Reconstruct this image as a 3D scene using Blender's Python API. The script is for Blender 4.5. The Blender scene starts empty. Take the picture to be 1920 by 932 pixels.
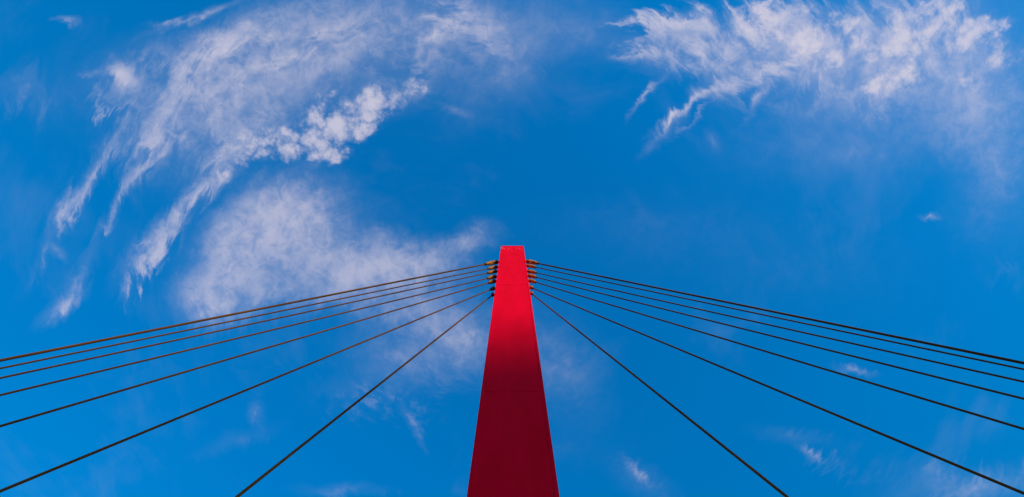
import bpy, bmesh, math, random
from mathutils import Vector, Matrix
random.seed(4)
R = math.radians
C = bpy.context.scene.collection
scene = bpy.context.scene

# ------------------------------------------------------------------ camera
EYE = 1.65                       # eye height over the bridge deck (deck top is z = 0)
TILT = 10.3                      # degrees between the optical axis and the zenith
cam_d = bpy.data.cameras.new('camera')
cam_d.lens = 16.0; cam_d.sensor_width = 36.0
cam_d.clip_start = 0.1; cam_d.clip_end = 30000
cam = bpy.data.objects.new('camera', cam_d); C.objects.link(cam)
cam.location = (0, 0, EYE)
cam.rotation_euler = (R(180 - TILT), 0, 0)
scene.camera = cam

# ------------------------------------------------------------------ light
SUN_EL, SUN_AZ = 12.0, 134.0      # azimuth clockwise from +Y: low, behind the photographer, a little to the right
sd = Vector((math.sin(R(SUN_AZ))*math.cos(R(SUN_EL)), math.cos(R(SUN_AZ))*math.cos(R(SUN_EL)), math.sin(R(SUN_EL))))
sun_d = bpy.data.lights.new('sun', 'SUN')
sun_d.energy = 2.5; sun_d.angle = R(1.3); sun_d.color = (1.0, 0.80, 0.60)
sun = bpy.data.objects.new('sun', sun_d); C.objects.link(sun)
sun.rotation_euler = sd.to_track_quat('Z', 'Y').to_euler()
scene.view_settings.view_transform = 'Standard'
scene.view_settings.look = 'None'
scene.view_settings.exposure = 0.8
scene.view_settings.gamma = 1.0
scene.view_settings.use_curve_mapping = False

# ------------------------------------------------------------------ world: Nishita sky + a deck of cirrus and altocumulus
F = 16.0/36.0*1920
def ray(px, py):                 # direction through a point of the photograph (1920 x 932)
    v = Vector(((px-960)/F, -(py-466)/F, -1.0))
    return (Matrix.Rotation(R(180-TILT), 3, 'X') @ v).normalized()
def uv(px, py):                  # the same on the flat cloud deck (gnomonic about the zenith)
    d = ray(px, py)
    return Vector((d.x/d.z, d.y/d.z))

world = bpy.data.worlds.new('World'); scene.world = world
world.use_nodes = True
nt = world.node_tree; nt.nodes.clear(); L = nt.links
def N(t, **kw):
    n = nt.nodes.new(t)
    for k, v in kw.items(): setattr(n, k, v)
    return n
def plug(sock, v):
    if isinstance(v, bpy.types.NodeSocket): L.new(v, sock)
    else: sock.default_value = v
def M(op, a, b=0.0, c=0.0, clamp=False):
    n = N('ShaderNodeMath', operation=op, use_clamp=clamp)
    plug(n.inputs[0], a); plug(n.inputs[1], b); plug(n.inputs[2], c)
    return n.outputs[0]
def V(op, a, b=(0, 0, 0), s=None):
    n = N('ShaderNodeVectorMath', operation=op)
    plug(n.inputs[0], a)
    if op != 'SCALE': plug(n.inputs[1], b)
    if s is not None: plug(n.inputs['Scale'], s)
    return n.outputs['Value'] if op in ('LENGTH', 'DOT_PRODUCT') else n.outputs[0]
def noise(vec, scale, detail=5.0, rough=0.55, dist=0.0, lac=2.0, out='Fac', w=None):
    n = N('ShaderNodeTexNoise', noise_dimensions='3D')
    L.new(vec, n.inputs['Vector'])
    n.inputs['Scale'].default_value = scale; n.inputs['Detail'].default_value = detail
    n.inputs['Roughness'].default_value = rough; n.inputs['Lacunarity'].default_value = lac
    n.inputs['Distortion'].default_value = dist
    return n.outputs[out]
def sstep(v, lo, hi, a=0.0, b=1.0):
    n = N('ShaderNodeMapRange', interpolation_type='SMOOTHSTEP')
    plug(n.inputs['Value'], v)
    n.inputs['From Min'].default_value = lo; n.inputs['From Max'].default_value = hi
    n.inputs['To Min'].default_value = a; n.inputs['To Max'].default_value = b
    return n.outputs[0]
def mixc(f, a, b):
    n = N('ShaderNodeMix', data_type='RGBA')
    plug(n.inputs['Factor'], f); plug(n.inputs['A'], a); plug(n.inputs['B'], b)
    return n.outputs['Result']

geo = N('ShaderNodeTexCoord').outputs['Generated']
sep = N('ShaderNodeSeparateXYZ'); L.new(geo, sep.inputs[0])
zc = M('MAXIMUM', sep.outputs[2], 0.06)
deck = N('ShaderNodeCombineXYZ')
L.new(M('DIVIDE', sep.outputs[0], zc), deck.inputs[0]); L.new(M('DIVIDE', sep.outputs[1], zc), deck.inputs[1])
P0 = deck.outputs[0]
def offset(vec, o): return V('ADD', vec, o)
# ragged outlines: the coverage map is looked up through a turbulent displacement
def warped(vec, amps):
    out = vec
    for i, (sc, amp, det) in enumerate(amps):
        c = noise(offset(vec, (7.3*i+1.7, 3.1*i, 0)), sc, det, 0.6, out='Color')
        out = V('ADD', out, V('SCALE', V('SUBTRACT', c, (0.5, 0.5, 0.5)), s=amp))
    return out
def cover(vec, blobs, soft='QUADRATIC_SPHERE'):
    acc = None
    for (cx, cy, l, w, ang, k) in blobs:
        a = R(ang); dx, dy = math.cos(a), math.sin(a)
        c = uv(cx, cy)
        e = uv(cx+dx*l, cy+dy*l) - uv(cx-dx*l, cy-dy*l)
        f = uv(cx-dy*w, cy+dx*w) - uv(cx+dy*w, cy-dx*w)
        m = N('ShaderNodeMapping', vector_type='TEXTURE')
        L.new(vec, m.inputs['Vector'])
        m.inputs['Location'].default_value = (c.x, c.y, 0)
        m.inputs['Rotation'].default_value = (0, 0, math.atan2(e.y, e.x))
        m.inputs['Scale'].default_value = (e.length/2*1.45, f.length/2*1.45, 1)
        g = N('ShaderNodeTexGradient', gradient_type=soft); L.new(m.outputs[0], g.inputs[0])
        v = g.outputs['Fac']
        n = N('ShaderNodeMath', operation='MULTIPLY_ADD')
        L.new(v, n.inputs[0]); n.inputs[1].default_value = k*1.6
        plug(n.inputs[2], acc if acc is not None else 0.0)
        acc = n.outputs[0]
    return acc

CIRRUS = [  # centre x, y, half length, half width, angle (image degrees, y down), weight
    (440, 85, 170, 60, -24, .55), (415, 90, 80, 36, -30, .5), 
    (350, 175, 190, 60, -42, .42), (620, 90, 300, 90, -24, .24), (540, 108, 150, 16, -27, .75), (330, 260, 120, 40, -50, .2), (600, 26, 220, 30, -20, .22),
    (820, 62, 110, 55, -20, .5), (930, 70, 120, 60, 50, .35), (770, 150, 150, 45, -22, .35), (880, 20, 120, 40, 30, .3),
    (375, 365, 205, 30, -47, .68), (460, 262, 90, 36, -38, .6), (265, 490, 85, 26, -54, .45), (320, 430, 100, 24, -50, .28),
    (170, 335, 185, 19, -55, .58), (105, 425, 75, 16, -68, .45), (235, 365, 150, 11, -60, .36), (190, 450, 45, 10, -45, .35),
    (140, 530, 60, 30, -50, .25), (40, 170, 70, 50, 0, .20), (225, 190, 60, 16, 15, .28), (300, 260, 90, 40, -45, .4), (400, 240, 90, 40, -50, .35), (690, 40, 120, 50, -30, .2),
    (1290, 42, 120, 34, -14, 1.0), (1440, 40, 130, 50, -10, .6), (1320, 110, 120, 26, -4, .6), (1470, 110, 120, 36, -20, .5), (1235, 92, 90, 18, -4, .62), (1400, 62, 160, 55, -12, .6), (1600, 60, 260, 80, -8, .55), (1800, 70, 140, 80, 70, .5), (1660, 180, 160, 50, -20, .45), (1230, 60, 70, 24, 0, .4), 
    (1440, 130, 100, 30, -30, .4),
    (1180, 90, 60, 20, 20, .3), (1560, 160, 140, 30, -25, .35),
    
    (1800, 915, 140, 30, 0, .16),
    (1880, 520, 50, 30, 0, .05), (700, 740, 120, 50, 0, .14), (1560, 875, 80, 12, 20, .08),
]
WISPS = [
    (365, 30, 110, 9, -22, .45), (325, 44, 50, 6, -8, .4), (240, 142, 50, 22, 35, .5), (270, 110, 120, 50, -20, .22), (230, 165, 90, 50, 10, .14), (212, 132, 60, 10, -6, .5), (124, 40, 30, 8, 8, .6), (100, 475, 26, 12, 30, .5), (115, 580, 62, 17, -38, .5),
    (1282, 202, 84, 9, -36, .7), (1262, 220, 36, 6, -50, .8), (1215, 178, 60, 8, -52, .5), (1345, 165, 54, 24, -8, .8), (1335, 265, 30, 14, 60, .28), (1425, 185, 60, 10, -58, .3), (1300, 225, 60, 6, -42, .3), (1250, 240, 70, 16, -50, .35),
    (1743, 404, 22, 9, 12, .42), (1604, 694, 42, 10, 14, .38), (1522, 852, 34, 9, 38, .36), (1490, 815, 80, 18, 10, .1), (1195, 890, 44, 9, 44, .26), (1205, 905, 80, 30, 30, .1),
    (775, 800, 54, 10, 60, .27), (480, 775, 26, 18, 90, .2), (440, 830, 90, 20, -20, .08), (640, 918, 90, 14, 0, .14), (850, 205, 36, 10, 15, .3), (1200, 98, 70, 12, -3, .45),
]
PUFFS = [
    (650, 235, 170, 60, -28, .35), (580, 212, 46, 26, -35, .8), (555, 262, 52, 34, -10, .85), (640, 246, 60, 36, -25, .9), (705, 200, 54, 34, -35, .9),
    (765, 170, 60, 26, -25, .5), (490, 262, 50, 34, -35, .55), (605, 282, 52, 22, -10, .6), (622, 175, 14, 10, 0, .5), (430, 310, 60, 26, -40, .35),
    (680, 250, 45, 18, -30, .5), (830, 50, 40, 30, 0, .3), 
    (1500, 62, 70, 40, -18, .7), (1420, 50, 60, 30, -10, .45), (1530, 90, 80, 30, -20, .4), (1590, 30, 70, 30, 0, .5), (1665, 78, 66, 44, -20, .95), (1690, 135, 72, 38, -25, .8), (1560, 112, 60, 24, -22, .6),
    (1765, 40, 58, 44, 0, .8), (1838, 60, 40, 66, 80, .8), (1880, 110, 30, 60, 80, .4), (1700, 40, 120, 50, 0, .35), (1640, 165, 60, 26, -20, .5), (1800, 150, 50, 30, 20, .3), (1460, 20, 60, 24, 0, .5),
    (1310, 20, 40, 18, -10, .35), (1390, 30, 50, 20, 0, .35),
]
VEIL = [
    (530, 410, 130, 80, -30, .75), (440, 475, 110, 80, -50, .6), (400, 560, 80, 60, 0, .3), (520, 535, 120, 60, 0, .32), (600, 470, 190, 100, 20, .45), (780, 480, 130, 46, 8, .6),
    (880, 450, 70, 34, -10, .35), (760, 560, 150, 80, 10, .32), (860, 640, 110, 90, 60, .34), (740, 670, 140, 70, 10, .22), (390, 560, 90, 50, 0, .3),
    (1050, 680, 160, 90, 60, .18), (690, 500, 140, 40, 0, .3),
    (640, 100, 420, 130, -22, .28), (930, 120, 200, 90, -40, .2), (450, 200, 260, 100, -42, .3),
    (1620, 110, 330, 120, 0, .34), (1840, 180, 160, 130, 0, .32), (1600, 270, 380, 90, 0, .13), (1880, 330, 160, 120, 90, .18), (1100, 60, 160, 80, 0, .16),
    (1820, 920, 180, 50, 0, .18), (1480, 500, 420, 160, 0, .05), (1200, 420, 320, 90, 0, .05), (1050, 850, 200, 60, 0, .05), (130, 180, 160, 120, 0, .08),
]
# fibres follow an arc: polar coordinates on the cloud deck, stretched along the angle
def stretch01(v, lo, hi): return sstep(v, lo, hi)
ctr = uv(900, 700)
rel = V('SUBTRACT', P0, (ctr.x, ctr.y, 0))
rel = warped(rel, [(2.6, 0.20, 2.0), (8.0, 0.05, 3.0), (40.0, 0.012, 3.0)])
rs = N('ShaderNodeSeparateXYZ'); L.new(rel, rs.inputs[0])
rad = V('LENGTH', rel)
theta = M('ARCTAN2', rs.outputs[1], rs.outputs[0])
pol = N('ShaderNodeCombineXYZ')
L.new(rad, pol.inputs[0]); L.new(M('MULTIPLY', theta, 0.15), pol.inputs[1])
pol2 = N('ShaderNodeCombineXYZ')
L.new(rad, pol2.inputs[0]); L.new(M('MULTIPLY', theta, 0.22), pol2.inputs[1])
fib = noise(pol.outputs[0], 20.0, 7.0, 0.60, 0.15)
fib2 = noise(pol2.outputs[0], 46.0, 6.0, 0.62, 0.3)
fine = noise(P0, 30.0, 7.0, 0.66, 0.5)
# the wind combs the edges out along the fibres
tang = N('ShaderNodeCombineXYZ')
L.new(M('DIVIDE', M('MULTIPLY', rs.outputs[1], -1.0), rad), tang.inputs[0]); L.new(M('DIVIDE', rs.outputs[0], rad), tang.inputs[1])
comb = M('ADD', M('MULTIPLY', M('SUBTRACT', fib, 0.5), 0.26), M('MULTIPLY', M('SUBTRACT', fib2, 0.5), 0.16))
combed = V('ADD', P0, V('SCALE', tang.outputs[0], s=comb))
def satur(v, k): return M('SUBTRACT', 1.0, M('EXPONENT', M('MULTIPLY', v, -k)))
def lerp(t, lo): return M('ADD', lo, M('MULTIPLY', t, 1.0-lo))
cir = cover(warped(combed, [(3.2, 0.08, 2.0), (12.0, 0.05, 3.0), (40.0, 0.016, 2.0)]), CIRRUS)
tex = M('ADD', M('ADD', M('MULTIPLY', fib, 0.38), M('MULTIPLY', fib2, 0.33)), M('MULTIPLY', fine, 0.29))
texn = M('DIVIDE', M('SUBTRACT', tex, 0.40), 0.20)
wsp = cover(warped(V('ADD', P0, V('SCALE', tang.outputs[0], s=M('MULTIPLY', comb, 0.22))), [(7.0, 0.03, 2.0), (20.0, 0.014, 4.0), (50.0, 0.012, 2.0)]), WISPS)
cs = satur(M('ADD', cir, wsp), 1.6)
dA = M('MULTIPLY', cs, lerp(sstep(M('ADD', texn, M('MULTIPLY', M('SUBTRACT', cs, 0.6), 0.85)), -0.02, 1.20), 0.17))
# heaped clouds: small rounded cells on a soft body
pf = cover(warped(P0, [(4.0, 0.06, 2.0), (15.0, 0.055, 3.0), (44.0, 0.020, 3.0)]), PUFFS)
def billow(vec, scale):
    v = N('ShaderNodeTexVoronoi', feature='SMOOTH_F1', voronoi_dimensions='2D', normalize=False)
    L.new(vec, v.inputs['Vector']); v.inputs['Scale'].default_value = scale
    v.inputs['Detail'].default_value = 3.0; v.inputs['Roughness'].default_value = 0.55; v.inputs['Lacunarity'].default_value = 2.3
    v.inputs['Smoothness'].default_value = 0.35
    return v.outputs['Distance']
bil = billow(warped(P0, [(9.0, 0.05, 3.0), (40.0, 0.012, 3.0)]), 20.0)
lump = M('MULTIPLY', M('SUBTRACT', 0.92, bil), 0.75)
ps = satur(M('MAXIMUM', M('ADD', pf, M('MULTIPLY', M('MULTIPLY', lump, 1.1), sstep(pf, 0.0, 0.5))), 0.0), 1.4)
parg = M('ADD', M('ADD', 0.5, M('MULTIPLY', lump, 1.5)), M('ADD', M('MULTIPLY', M('SUBTRACT', fine, 0.5), 1.8), M('MULTIPLY', M('SUBTRACT', ps, 0.6), 1.1)))
dB = M('MULTIPLY', sstep(ps, 0.04, 0.9), lerp(sstep(parg, -0.1, 1.4), 0.10))
# thin veil
vl = cover(warped(V('ADD', P0, V('SCALE', tang.outputs[0], s=M('MULTIPLY', comb, 0.35))), [(3.0, 0.10, 2.0), (9.0, 0.06, 4.0), (36.0, 0.020, 3.0)]), VEIL)
vn = M('ADD', M('ADD', M('MULTIPLY', noise(P0, 7.0, 7.0, 0.6, 0.4), 0.38), M('MULTIPLY', fib, 0.20)), M('MULTIPLY', fine, 0.42))
vn = M('DIVIDE', M('SUBTRACT', vn, 0.40), 0.20)
vs = sstep(satur(vl, 1.5), 0.0, 0.85)
dC = M('MULTIPLY', vs, lerp(sstep(M('ADD', vn, M('MULTIPLY', vs, 0.4)), 0.05, 1.4), 0.30))
# faint uneven moisture all over
hz = sstep(M('ADD', noise(warped(P0, [(2.0, 0.3, 2.0)]), 2.2, 5.0, 0.6, 0.3), M('MULTIPLY', M('SUBTRACT', fib, 0.5), 0.35)), 0.50, 0.88)
inv = lambda d, k: M('SUBTRACT', 1.0, M('MULTIPLY', d, k))
dens = M('SUBTRACT', 1.0, M('MULTIPLY', M('MULTIPLY', inv(dA, 0.82), inv(dB, 0.77)), M('MULTIPLY', inv(dC, 0.62), inv(hz, 0.06))), clamp=True)

sky = N('ShaderNodeTexSky', sky_type='NISHITA')
sky.sun_disc = False
sky.sun_elevation = R(SUN_EL); sky.sun_rotation = R(SUN_AZ)
sky.altitude = 0; sky.air_density = 1.0; sky.dust_density = 0.4; sky.ozone_density = 3.0
STR = 0.15
SKY_K = 0.69
lum = N('ShaderNodeRGBToBW'); L.new(sky.outputs[0], lum.inputs[0])
lv = N('ShaderNodeCombineXYZ')
for i in range(3): L.new(lum.outputs[0], lv.inputs[i])
# strong colour of the photograph's processing: more saturation, flatter brightness
skyc = V('MAXIMUM', V('ADD', lv.outputs[0], V('SCALE', V('SUBTRACT', sky.outputs[0], lv.outputs[0]), s=2.15)), (0.0, 0.0, 0.0))
skyc = V('SCALE', skyc, s=M('MULTIPLY', M('POWER', M('MAXIMUM', lum.outputs[0], 0.02), -0.47), SKY_K))
# low over the horizon the air stays pale and warm
skyc = mixc(sstep(sep.outputs[2], 0.06, 0.48), V('SCALE', sky.outputs[0], s=0.75), skyc)
bg = N('ShaderNodeBackground'); bg.inputs['Strength'].default_value = STR
CLOUD = (0.395/STR, 0.370/STR, 0.43/STR, 1)
L.new(mixc(dens, skyc, CLOUD), bg.inputs['Color'])
wo = N('ShaderNodeOutputWorld'); L.new(bg.outputs[0], wo.inputs['Surface'])
world.cycles.sampling_method = 'MANUAL'; world.cycles.sample_map_resolution = 512
scene.cycles.max_bounces = 6
# ------------------------------------------------------------------ materials
def mat(name, base, rough=0.5, spec=0.5, metal=0.0, build=None):
    m = bpy.data.materials.new(name); m.use_nodes = True
    t = m.node_tree; b = t.nodes['Principled BSDF']
    b.inputs['Base Color'].default_value = (*base, 1)
    b.inputs['Roughness'].default_value = rough
    b.inputs['Specular IOR Level'].default_value = spec
    b.inputs['Metallic'].default_value = metal
    if build: build(t, b)
    return m
def mnoise(t, scale, detail=4, rough=0.6, stretch=(1, 1, 1), dist=0.0):
    tc = t.nodes.new('ShaderNodeTexCoord'); mp = t.nodes.new('ShaderNodeMapping')
    mp.inputs['Scale'].default_value = stretch
    n = t.nodes.new('ShaderNodeTexNoise'); n.inputs['Scale'].default_value = scale
    n.inputs['Detail'].default_value = detail; n.inputs['Roughness'].default_value = rough
    n.inputs['Distortion'].default_value = dist
    t.links.new(tc.outputs['Object'], mp.inputs[0]); t.links.new(mp.outputs[0], n.inputs[0])
    return n.outputs[0]
def mramp(t, v, stops):
    r = t.nodes.new('ShaderNodeValToRGB'); t.links.new(v, r.inputs[0])
    e = r.color_ramp.elements
    while len(e) < len(stops): e.new(0.5)
    for q, (p, c) in zip(e, stops): q.position = p; q.color = (*c, 1)
    return r.outputs[0]
def mbump(t, b, v, strength, dist):
    n = t.nodes.new('ShaderNodeBump'); n.inputs['Strength'].default_value = strength; n.inputs['Distance'].default_value = dist
    t.links.new(v, n.inputs['Height']); t.links.new(n.outputs[0], b.inputs['Normal'])
def mmix(t, f, a, b):
    n = t.nodes.new('ShaderNodeMix'); n.data_type = 'RGBA'
    t.links.new(f, n.inputs['Factor'])
    for k, v in (('A', a), ('B', b)):
        if isinstance(v, tuple): n.inputs[k].default_value = (*v, 1)
        else: t.links.new(v, n.inputs[k])
    return n.outputs['Result']

RED, RED2 = (0.73, 0.0002, 0.021), (0.64, 0.0002, 0.016)
def red_paint(t, b):
    base = mramp(t, mnoise(t, 0.9, 6, 0.62, (1, 1, 0.35)), [(0.36, RED2), (0.62, RED)])
    # rain streaks: weathering that runs down the plate
    streak = mramp(t, mnoise(t, 3.0, 4, 0.6, (3.2, 3.2, 0.05)), [(0.56, (0, 0, 0)), (0.72, (0.30, 0.30, 0.30))])
    col = mmix(t, streak, base, (0.50, 0.002, 0.020))
    # chipped, chalky paint along the very top edge
    tc = t.nodes.new('ShaderNodeTexCoord'); sx = t.nodes.new('ShaderNodeSeparateXYZ')
    t.links.new(tc.outputs['Object'], sx.inputs[0])
    mr = t.nodes.new('ShaderNodeMapRange'); t.links.new(sx.outputs[2], mr.inputs[0])
    mr.inputs['From Min'].default_value = ZTOP - 2.9; mr.inputs['From Max'].default_value = ZTOP - 1.5
    mr2 = t.nodes.new('ShaderNodeMapRange'); t.links.new(sx.outputs[2], mr2.inputs[0])
    mr2.inputs['From Min'].default_value = ZTOP - 0.4; mr2.inputs['From Max'].default_value = ZTOP - 1.2
    chips = mramp(t, mnoise(t, 4.2, 3, 0.6, (1, 1, 0.22)), [(0.56, (0, 0, 0)), (0.62, (1, 1, 1))])
    mul = t.nodes.new('ShaderNodeMath'); mul.operation = 'MULTIPLY'
    t.links.new(mr.outputs[0], mul.inputs[0]); t.links.new(mr2.outputs[0], mul.inputs[1])
    mul2 = t.nodes.new('ShaderNodeMath'); mul2.operation = 'MULTIPLY'
    t.links.new(mul.outputs[0], mul2.inputs[0]); t.links.new(chips, mul2.inputs[1])
    col = mmix(t, mul2.outputs[0], col, (0.70, 0.13, 0.13))
    t.links.new(col, b.inputs['Base Color'])
    mbump(t, b, mnoise(t, 0.8, 3, 0.5, (1.2, 1.2, 0.5)), 0.25, 0.03)      # plates are never perfectly flat

def rusty(c1, c2, sc, bump):
    def f(t, b):
        n = mnoise(t, sc, 6, 0.65)
        t.links.new(mramp(t, n, [(0.35, c1), (0.65, c2)]), b.inputs['Base Color'])
        mbump(t, b, n, bump, 0.01)
    return f
def wire(t, b):
    n = mnoise(t, 0.35, 4, 0.6, (1, 1, 0.5))
    t.links.new(mramp(t, n, [(0.33, (0.065, 0.025, 0.006)), (0.68, (0.165, 0.073, 0.010))]), b.inputs['Base Color'])

ZTOP = 49.46
m_red = mat('red_paint', RED, 0.72, 0.02, build=red_paint)
m_sock = mat('ochre_primed_steel', (0.4, 0.2, 0.05), 0.55, 0.12, build=rusty((0.20, 0.068, 0.004), (0.58, 0.235, 0.008), 5.0, 0.4))
m_collar = mat('dark_rusty_steel', (0.07, 0.03, 0.02), 0.6, 0.4, build=rusty((0.04, 0.02, 0.014), (0.10, 0.045, 0.022), 7.0, 0.4))
m_pin = mat('dark_pin_steel', (0.03, 0.02, 0.017), 0.5, 0.5, build=rusty((0.018, 0.014, 0.013), (0.045, 0.028, 0.02), 9.0, 0.3))
m_wire = mat('greased_wire_rope', (0.2, 0.09, 0.04), 0.6, 0.08, build=wire)
m_asphalt = mat('asphalt', (0.05, 0.05, 0.052), 0.9, 0.3, build=rusty((0.040, 0.040, 0.042), (0.062, 0.060, 0.060), 30.0, 0.5))
m_paving = mat('paving', (0.25, 0.23, 0.21), 0.85, 0.3, build=rusty((0.20, 0.18, 0.165), (0.30, 0.275, 0.25), 6.0, 0.3))
m_line = mat('road_paint', (0.75, 0.75, 0.72), 0.7, 0.3, build=rusty((0.62, 0.62, 0.60), (0.80, 0.80, 0.77), 12.0, 0.2))
m_water = mat('river_water', (0.03, 0.05, 0.06), 0.12, 0.5, build=rusty((0.025, 0.042, 0.05), (0.04, 0.06, 0.065), 0.2, 0.6))
m_conc = mat('pale_concrete', (0.40, 0.37, 0.34), 0.85, 0.3, build=rusty((0.34, 0.31, 0.28), (0.44, 0.41, 0.37), 0.4, 0.2))
m_glass = mat('dark_glass', (0.03, 0.035, 0.04), 0.1, 0.6, build=rusty((0.025, 0.03, 0.035), (0.04, 0.045, 0.05), 0.1, 0.02))

# ------------------------------------------------------------------ helpers
def link_mesh(name, bm, m, parent=None, smooth=False):
    me = bpy.data.meshes.new(name)
    bmesh.ops.recalc_face_normals(bm, faces=bm.faces[:])
    bm.to_mesh(me); bm.free()
    me.materials.append(m)
    if smooth: 
        for p in me.polygons: p.use_smooth = True
    o = bpy.data.objects.new(name, me); C.objects.link(o)
    if parent: o.parent = parent
    return o
def box(bm, x0, x1, y0, y1, z0, z1):
    v = [bm.verts.new((x, y, z)) for x in (x0, x1) for y in (y0, y1) for z in (z0, z1)]
    for f in ((0, 1, 3, 2), (4, 6, 7, 5), (0, 4, 5, 1), (2, 3, 7, 6), (0, 2, 6, 4), (1, 5, 7, 3)):
        bm.faces.new([v[i] for i in f])
def bevel(bm, w, seg=2):
    bmesh.ops.bevel(bm, geom=bm.edges[:], offset=w, segments=seg, affect='EDGES', profile=0.6)
def loft(bm, rings, close=True):
    prev = None; first = None
    for r in rings:
        vs = [bm.verts.new(p) for p in r]
        if prev:
            for i in range(len(vs)):
                j = (i+1) % len(vs)
                bm.faces.new((prev[i], prev[j], vs[j], vs[i]))
        else: first = vs
        prev = vs
    if close:
        bm.faces.new(first[::-1]); bm.faces.new(prev)
def ring(z, rx, ry, p=2.0, n=24):
    out = []
    for i in range(n):
        a = 2*math.pi*i/n; c, s = math.cos(a), math.sin(a)
        out.append((rx*math.copysign(abs(c)**(2/p), c), ry*math.copysign(abs(s)**(2/p), s), z))
    return out
def structure(name, bm, m):
    o = link_mesh(name, bm, m); o['kind'] = 'structure'; return o

# ------------------------------------------------------------------ setting below the frame
bm = bmesh.new(); box(bm, -6000, 6000, -6000, 6000, -12.6, -12.0); structure('water', bm, m_water)
bm = bmesh.new(); box(bm, -140, 140, -5, 27, -1.6, 0.0); structure('bridge_deck', bm, m_conc)
bm = bmesh.new(); box(bm, -140, 140, -4.6, 7.0, 0.004, 0.13); structure('pavement', bm, m_paving)
bm = bmesh.new(); box(bm, -140, 140, 12.0, 26.4, 0.004, 0.012); structure('road', bm, m_asphalt)
bm = bmesh.new()
for k in range(-30, 30): box(bm, k*4.5, k*4.5+2.2, 19.1, 19.25, 0.016, 0.019)
structure('road_markings', bm, m_line)

# unseen block added behind the viewer to throw the lower pylon's soft shadow
TD = 420.0
hd = Vector((sd.x, sd.y, 0)).normalized()
tw = bpy.data.objects.new('shadow_blocker', None); C.objects.link(tw)
tw.location = (hd.x*TD, hd.y*TD + 8.4, -12); tw.rotation_euler = (0, 0, math.atan2(hd.y, hd.x) - math.pi/2)
tw['label'] = 'tall pale unseen block added far behind the viewer to shade the lower pylon'; tw['category'] = 'shadow blocker'
TH = 23.5 + 12 + TD*math.tan(R(SUN_EL))
bm = bmesh.new(); box(bm, -45, 45, 0, 24, 0, TH); link_mesh('blocker_wall', bm, m_conc, tw)
for k in range(int(TH/4.0) - 1):
    bm = bmesh.new(); box(bm, -43.5, 43.5, -0.05, 0.0-0.003, 1.6 + k*4.0, 3.6 + k*4.0)
    link_mesh('blocker_window', bm, m_glass, tw)

# ------------------------------------------------------------------ the pylon
PY, HW, DEP = 8.4, 1.2, 1.04      # front face, half width, depth
CY = PY + DEP/2                  # the plane of the stay cables
pylon = bpy.data.objects.new('bridge_pylon', None); C.objects.link(pylon)
pylon.location = (0.03, PY, 0)
pylon['label'] = 'tall red painted steel bridge pylon rising between the two fans of cables'; pylon['category'] = 'pylon'
FL = 0.115                       # width of the flange plates standing proud of the web
bm = bmesh.new(); box(bm, -HW+0.02, HW-0.02, 0.014, DEP-0.014, -0.2, ZTOP-0.03); bevel(bm, 0.01)
link_mesh('shaft', bm, m_red, pylon)
for sx_ in (-1, 1):              # side plates: their edges show as narrow strips at both sides of the front
    bm = bmesh.new(); a, b_ = sorted((sx_*(HW-FL), sx_*HW)); box(bm, a, b_, 0.0, DEP, -0.2, ZTOP-0.032); bevel(bm, 0.012)
    link_mesh('side_plate', bm, m_red, pylon)
bm = bmesh.new(); box(bm, -HW, HW, 0.0, DEP, ZTOP-0.03, ZTOP+0.03); bevel(bm, 0.012)
link_mesh('top_plate', bm, m_red, pylon)
for z in (44.7, 33.47, 17.67, 8.2):   # site welds where the hoisted sections meet
    bm = bmesh.new(); n = 60
    rings = []
    for i in range(n+1):
        x = -HW+FL+0.005 + (2*HW-2*FL-0.01)*i/n; h = 0.022 + random.uniform(-.004, .004); d = 0.011 + random.uniform(-.002, .002)
        rings.append([(x, 0.017, z-h), (x, 0.014-d*.8, z-h*.5), (x, 0.014-d, z), (x, 0.014-d*.8, z+h*.5), (x, 0.017, z+h)])
    loft(bm, rings); link_mesh('weld_seam', bm, m_red, pylon, True)

# ------------------------------------------------------------------ the stay cables
def at(px, py):                  # a point of the cable plane y = CY
    d = ray(px, py); k = CY/d.y
    return Vector((d.x*k, CY, d.z*k + EYE))
SIDES = {
 -1: ([(908.8, 495.8), (913.7, 504.2), (913.0, 512.2), (912.7, 522.3), (915.1, 530.7), (920.2, 542.9), (923.5, 553.0)],
      [(0, 676), (0, 690.8), (0, 709), (0, 741), (0, 799.2), (0, 921.2), (444, 932)]),
  1: ([(1009.2, 494.1), (1005.7, 501.4), (1006.4, 511.8), (1006.4, 520.2), (1005.0, 529.5), (999.5, 540.7), (998.0, 551.6)],
      [(1920, 681), (1920, 692.6), (1920, 716), (1920, 747.9), (1920, 804.5), (1920, 925.3), (1476, 932)]),
}
PINX = (1.52, 1.45, 1.44, 1.43, 1.42, 1.38, 1.36)
LABEL = {
 -1: ['thickest stay cable left of the pylon, topmost of that fan with the biggest socket',
      'stay cable close under the thickest one on the left of the pylon',
      'third stay cable from the top on the left of the pylon',
      'bright orange-lit stay cable left of the pylon, fourth from the top',
      'stay cable left of the pylon, fifth from the top, just below the orange-lit one',
      'dark stay cable left of the pylon, directly above the steepest one',
      'steepest stay cable left of the pylon, lowest of that fan'],
  1: ['thickest stay cable right of the pylon, topmost of that fan with the biggest socket',
      'stay cable close under the thickest one on the right of the pylon',
      'third stay cable from the top on the right of the pylon',
      'fourth stay cable from the top on the right, middle of that fan',
      'stay cable right of the pylon, third from the bottom, above the small white wisp',
      'stay cable right of the pylon, directly above the steepest one',
      'steepest stay cable right of the pylon, lowest of that fan'],
}
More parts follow.
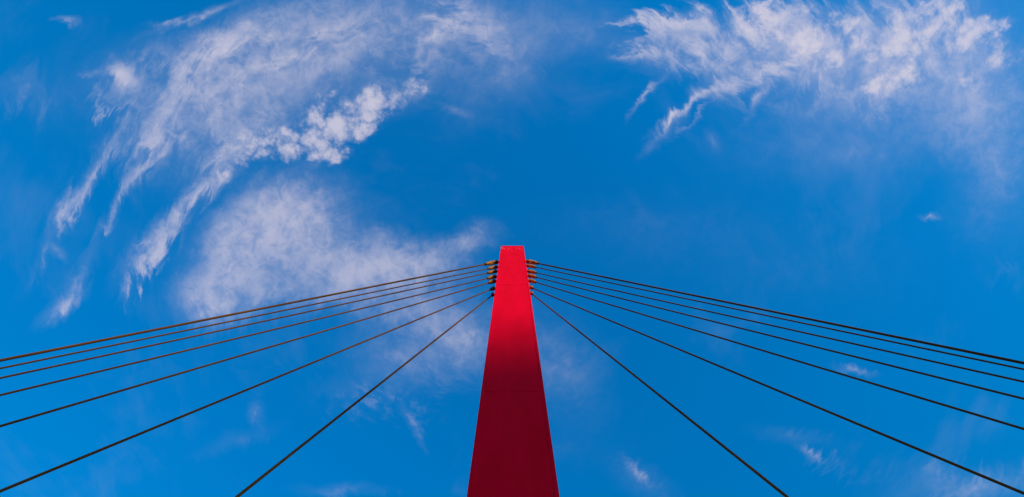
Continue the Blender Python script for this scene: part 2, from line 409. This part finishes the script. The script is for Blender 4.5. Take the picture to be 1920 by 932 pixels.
def socket_mesh(Ls, rb, rr, gap):
    """open fork towards the pin (z = 0) that closes into a cone over the rope end (z = Ls); the pin lies along local y"""
    bm = bmesh.new()
    neck = Ls*0.40
    t = rb*0.42
    for s in (-1, 1):            # the two cheeks, rounded round the pin
        n = 14; prof = []
        for i in range(n+1):
            a = math.pi + math.pi*i/n
            prof.append((math.cos(a)*rb*0.98, math.sin(a)*rb*0.98))
        prof += [(rb*0.90, neck*0.5), (rb*0.98, neck*1.05), (-rb*0.98, neck*1.05), (-rb*0.90, neck*0.5)]
        y0, y1 = sorted((s*gap, s*(gap+t)))
        lo = [(x, y0, z) for x, z in prof]; hi = [(x, y1, z) for x, z in prof]
        loft(bm, [lo, hi])
    loft(bm, [ring(neck*0.86, rb*.80, (gap+t)*.80, 3.2), ring(neck*0.92, rb*0.99, gap+t*1.04, 3.2), ring(neck*1.12, rb*1.02, gap+t*1.05, 2.8),
              ring(neck+(Ls-neck)*.30, rb*.92, rb*.98, 2.3), ring(neck+(Ls-neck)*.62, rb*.76, rb*.78, 2.0), ring(Ls*0.93, rr*1.75, rr*1.75), ring(Ls*0.945, rr*1.3, rr*1.3)])
    return bm
for s in (-1, 1):
    for i, (a, b_) in enumerate(zip(*SIDES[s])):
        r0, e0 = at(*a), at(*b_)
        d = (e0 - r0).normalized()                  # down along the rope
        pin = r0 - d*((abs(r0.x)-PINX[i])/abs(d.x))
        Ls = (r0 - pin).length
        foot = r0 + d*((r0.z - 0.25)/-d.z)          # where the rope meets its anchorage on the deck
        big = i == 0
        rr = 0.068 if big else 0.045
        rb = 0.205 if big else (0.165, 0.165, 0.165, 0.158, 0.140, 0.122)[i-1]
        gap = 0.075 if big else 0.055
        cab = bpy.data.objects.new('stay_cable', None); C.objects.link(cab)
        cab.location = foot
        cab['label'] = LABEL[s][i]; cab['category'] = 'cable'
        cab['group'] = 'stay cables fanning left from the pylon' if s < 0 else 'stay cables fanning right from the pylon'
        rot = d.to_track_quat('Z', 'Y').to_matrix().to_4x4()
        yy = Vector((0, 1, 0)); xx = yy.cross(d).normalized()
        rot = Matrix((xx, yy, d)).transposed().to_4x4()
        # rope
        Lr = (foot - r0).length; n = max(8, int(Lr/1.5))
        bm = bmesh.new(); loft(bm, [ring(-0.06 + (Lr+0.06)*k/n, rr, rr, 2, 14) for k in range(n+1)])
        rope = link_mesh('rope', bm, m_wire, cab, True); rope.matrix_local = Matrix.Translation(r0 - foot) @ rot
        # socket with its pin and collar
        sk = link_mesh('socket', socket_mesh(Ls, rb, rr, gap), m_sock, cab)
        for p in sk.data.polygons: p.use_smooth = len(p.vertices) == 4 and abs(p.normal.y) < 0.98
        sk.matrix_local = Matrix.Translation(pin - foot) @ rot
        bm = bmesh.new(); w = gap + rb*0.42
        rp = rb*0.46
        def cyl(y, r): return [(r*math.cos(2*math.pi*q/20), y, r*math.sin(2*math.pi*q/20)) for q in range(20)]
        loft(bm, [cyl(-w-0.035, rp*.9), cyl(-w-0.028, rp), cyl(-w-0.003, rp), cyl(-w-0.003, rp*.8), cyl(w+0.003, rp*.8), cyl(w+0.003, rp), cyl(w+0.028, rp), cyl(w+0.035, rp*.9)])
        link_mesh('pin', bm, m_pin, sk)
        bm = bmesh.new(); loft(bm, [ring(Ls*.94, rr*1.1, rr*1.1), ring(Ls*.94, rr*2.0, rr*2.0), ring(Ls*.985, rr*2.0, rr*2.0), ring(Ls*1.0, rr*1.5, rr*1.5), ring(Ls*1.0, rr*1.1, rr*1.1)])
        link_mesh('collar', bm, m_collar, sk)
        # the lug welded to the pylon that the fork grips
        bm = bmesh.new()
        pr = rb*0.80; wz = rb*1.5
        px, pz = abs(pin.x) - 0.0, pin.z
        x_in = HW + 0.002
        prof = [(x_in, pz+wz)]
        for k in range(11):
            aa = math.pi/2 - math.pi*k/10
            prof.append((px + pr*math.cos(aa)*0.9, pz + pr*math.sin(aa)))
        prof.append((x_in, pz-wz*1.2))
        lo = [(s*(x), CY-PY-gap*.86, z) for x, z in prof]; hi = [(s*(x), CY-PY+gap*.86, z) for x, z in prof]
        loft(bm, [lo, hi])
        lug = link_mesh('anchor_lug', bm, m_red, pylon)
        lug.location = (-0.03 if s < 0 else -0.03, 0, 0)
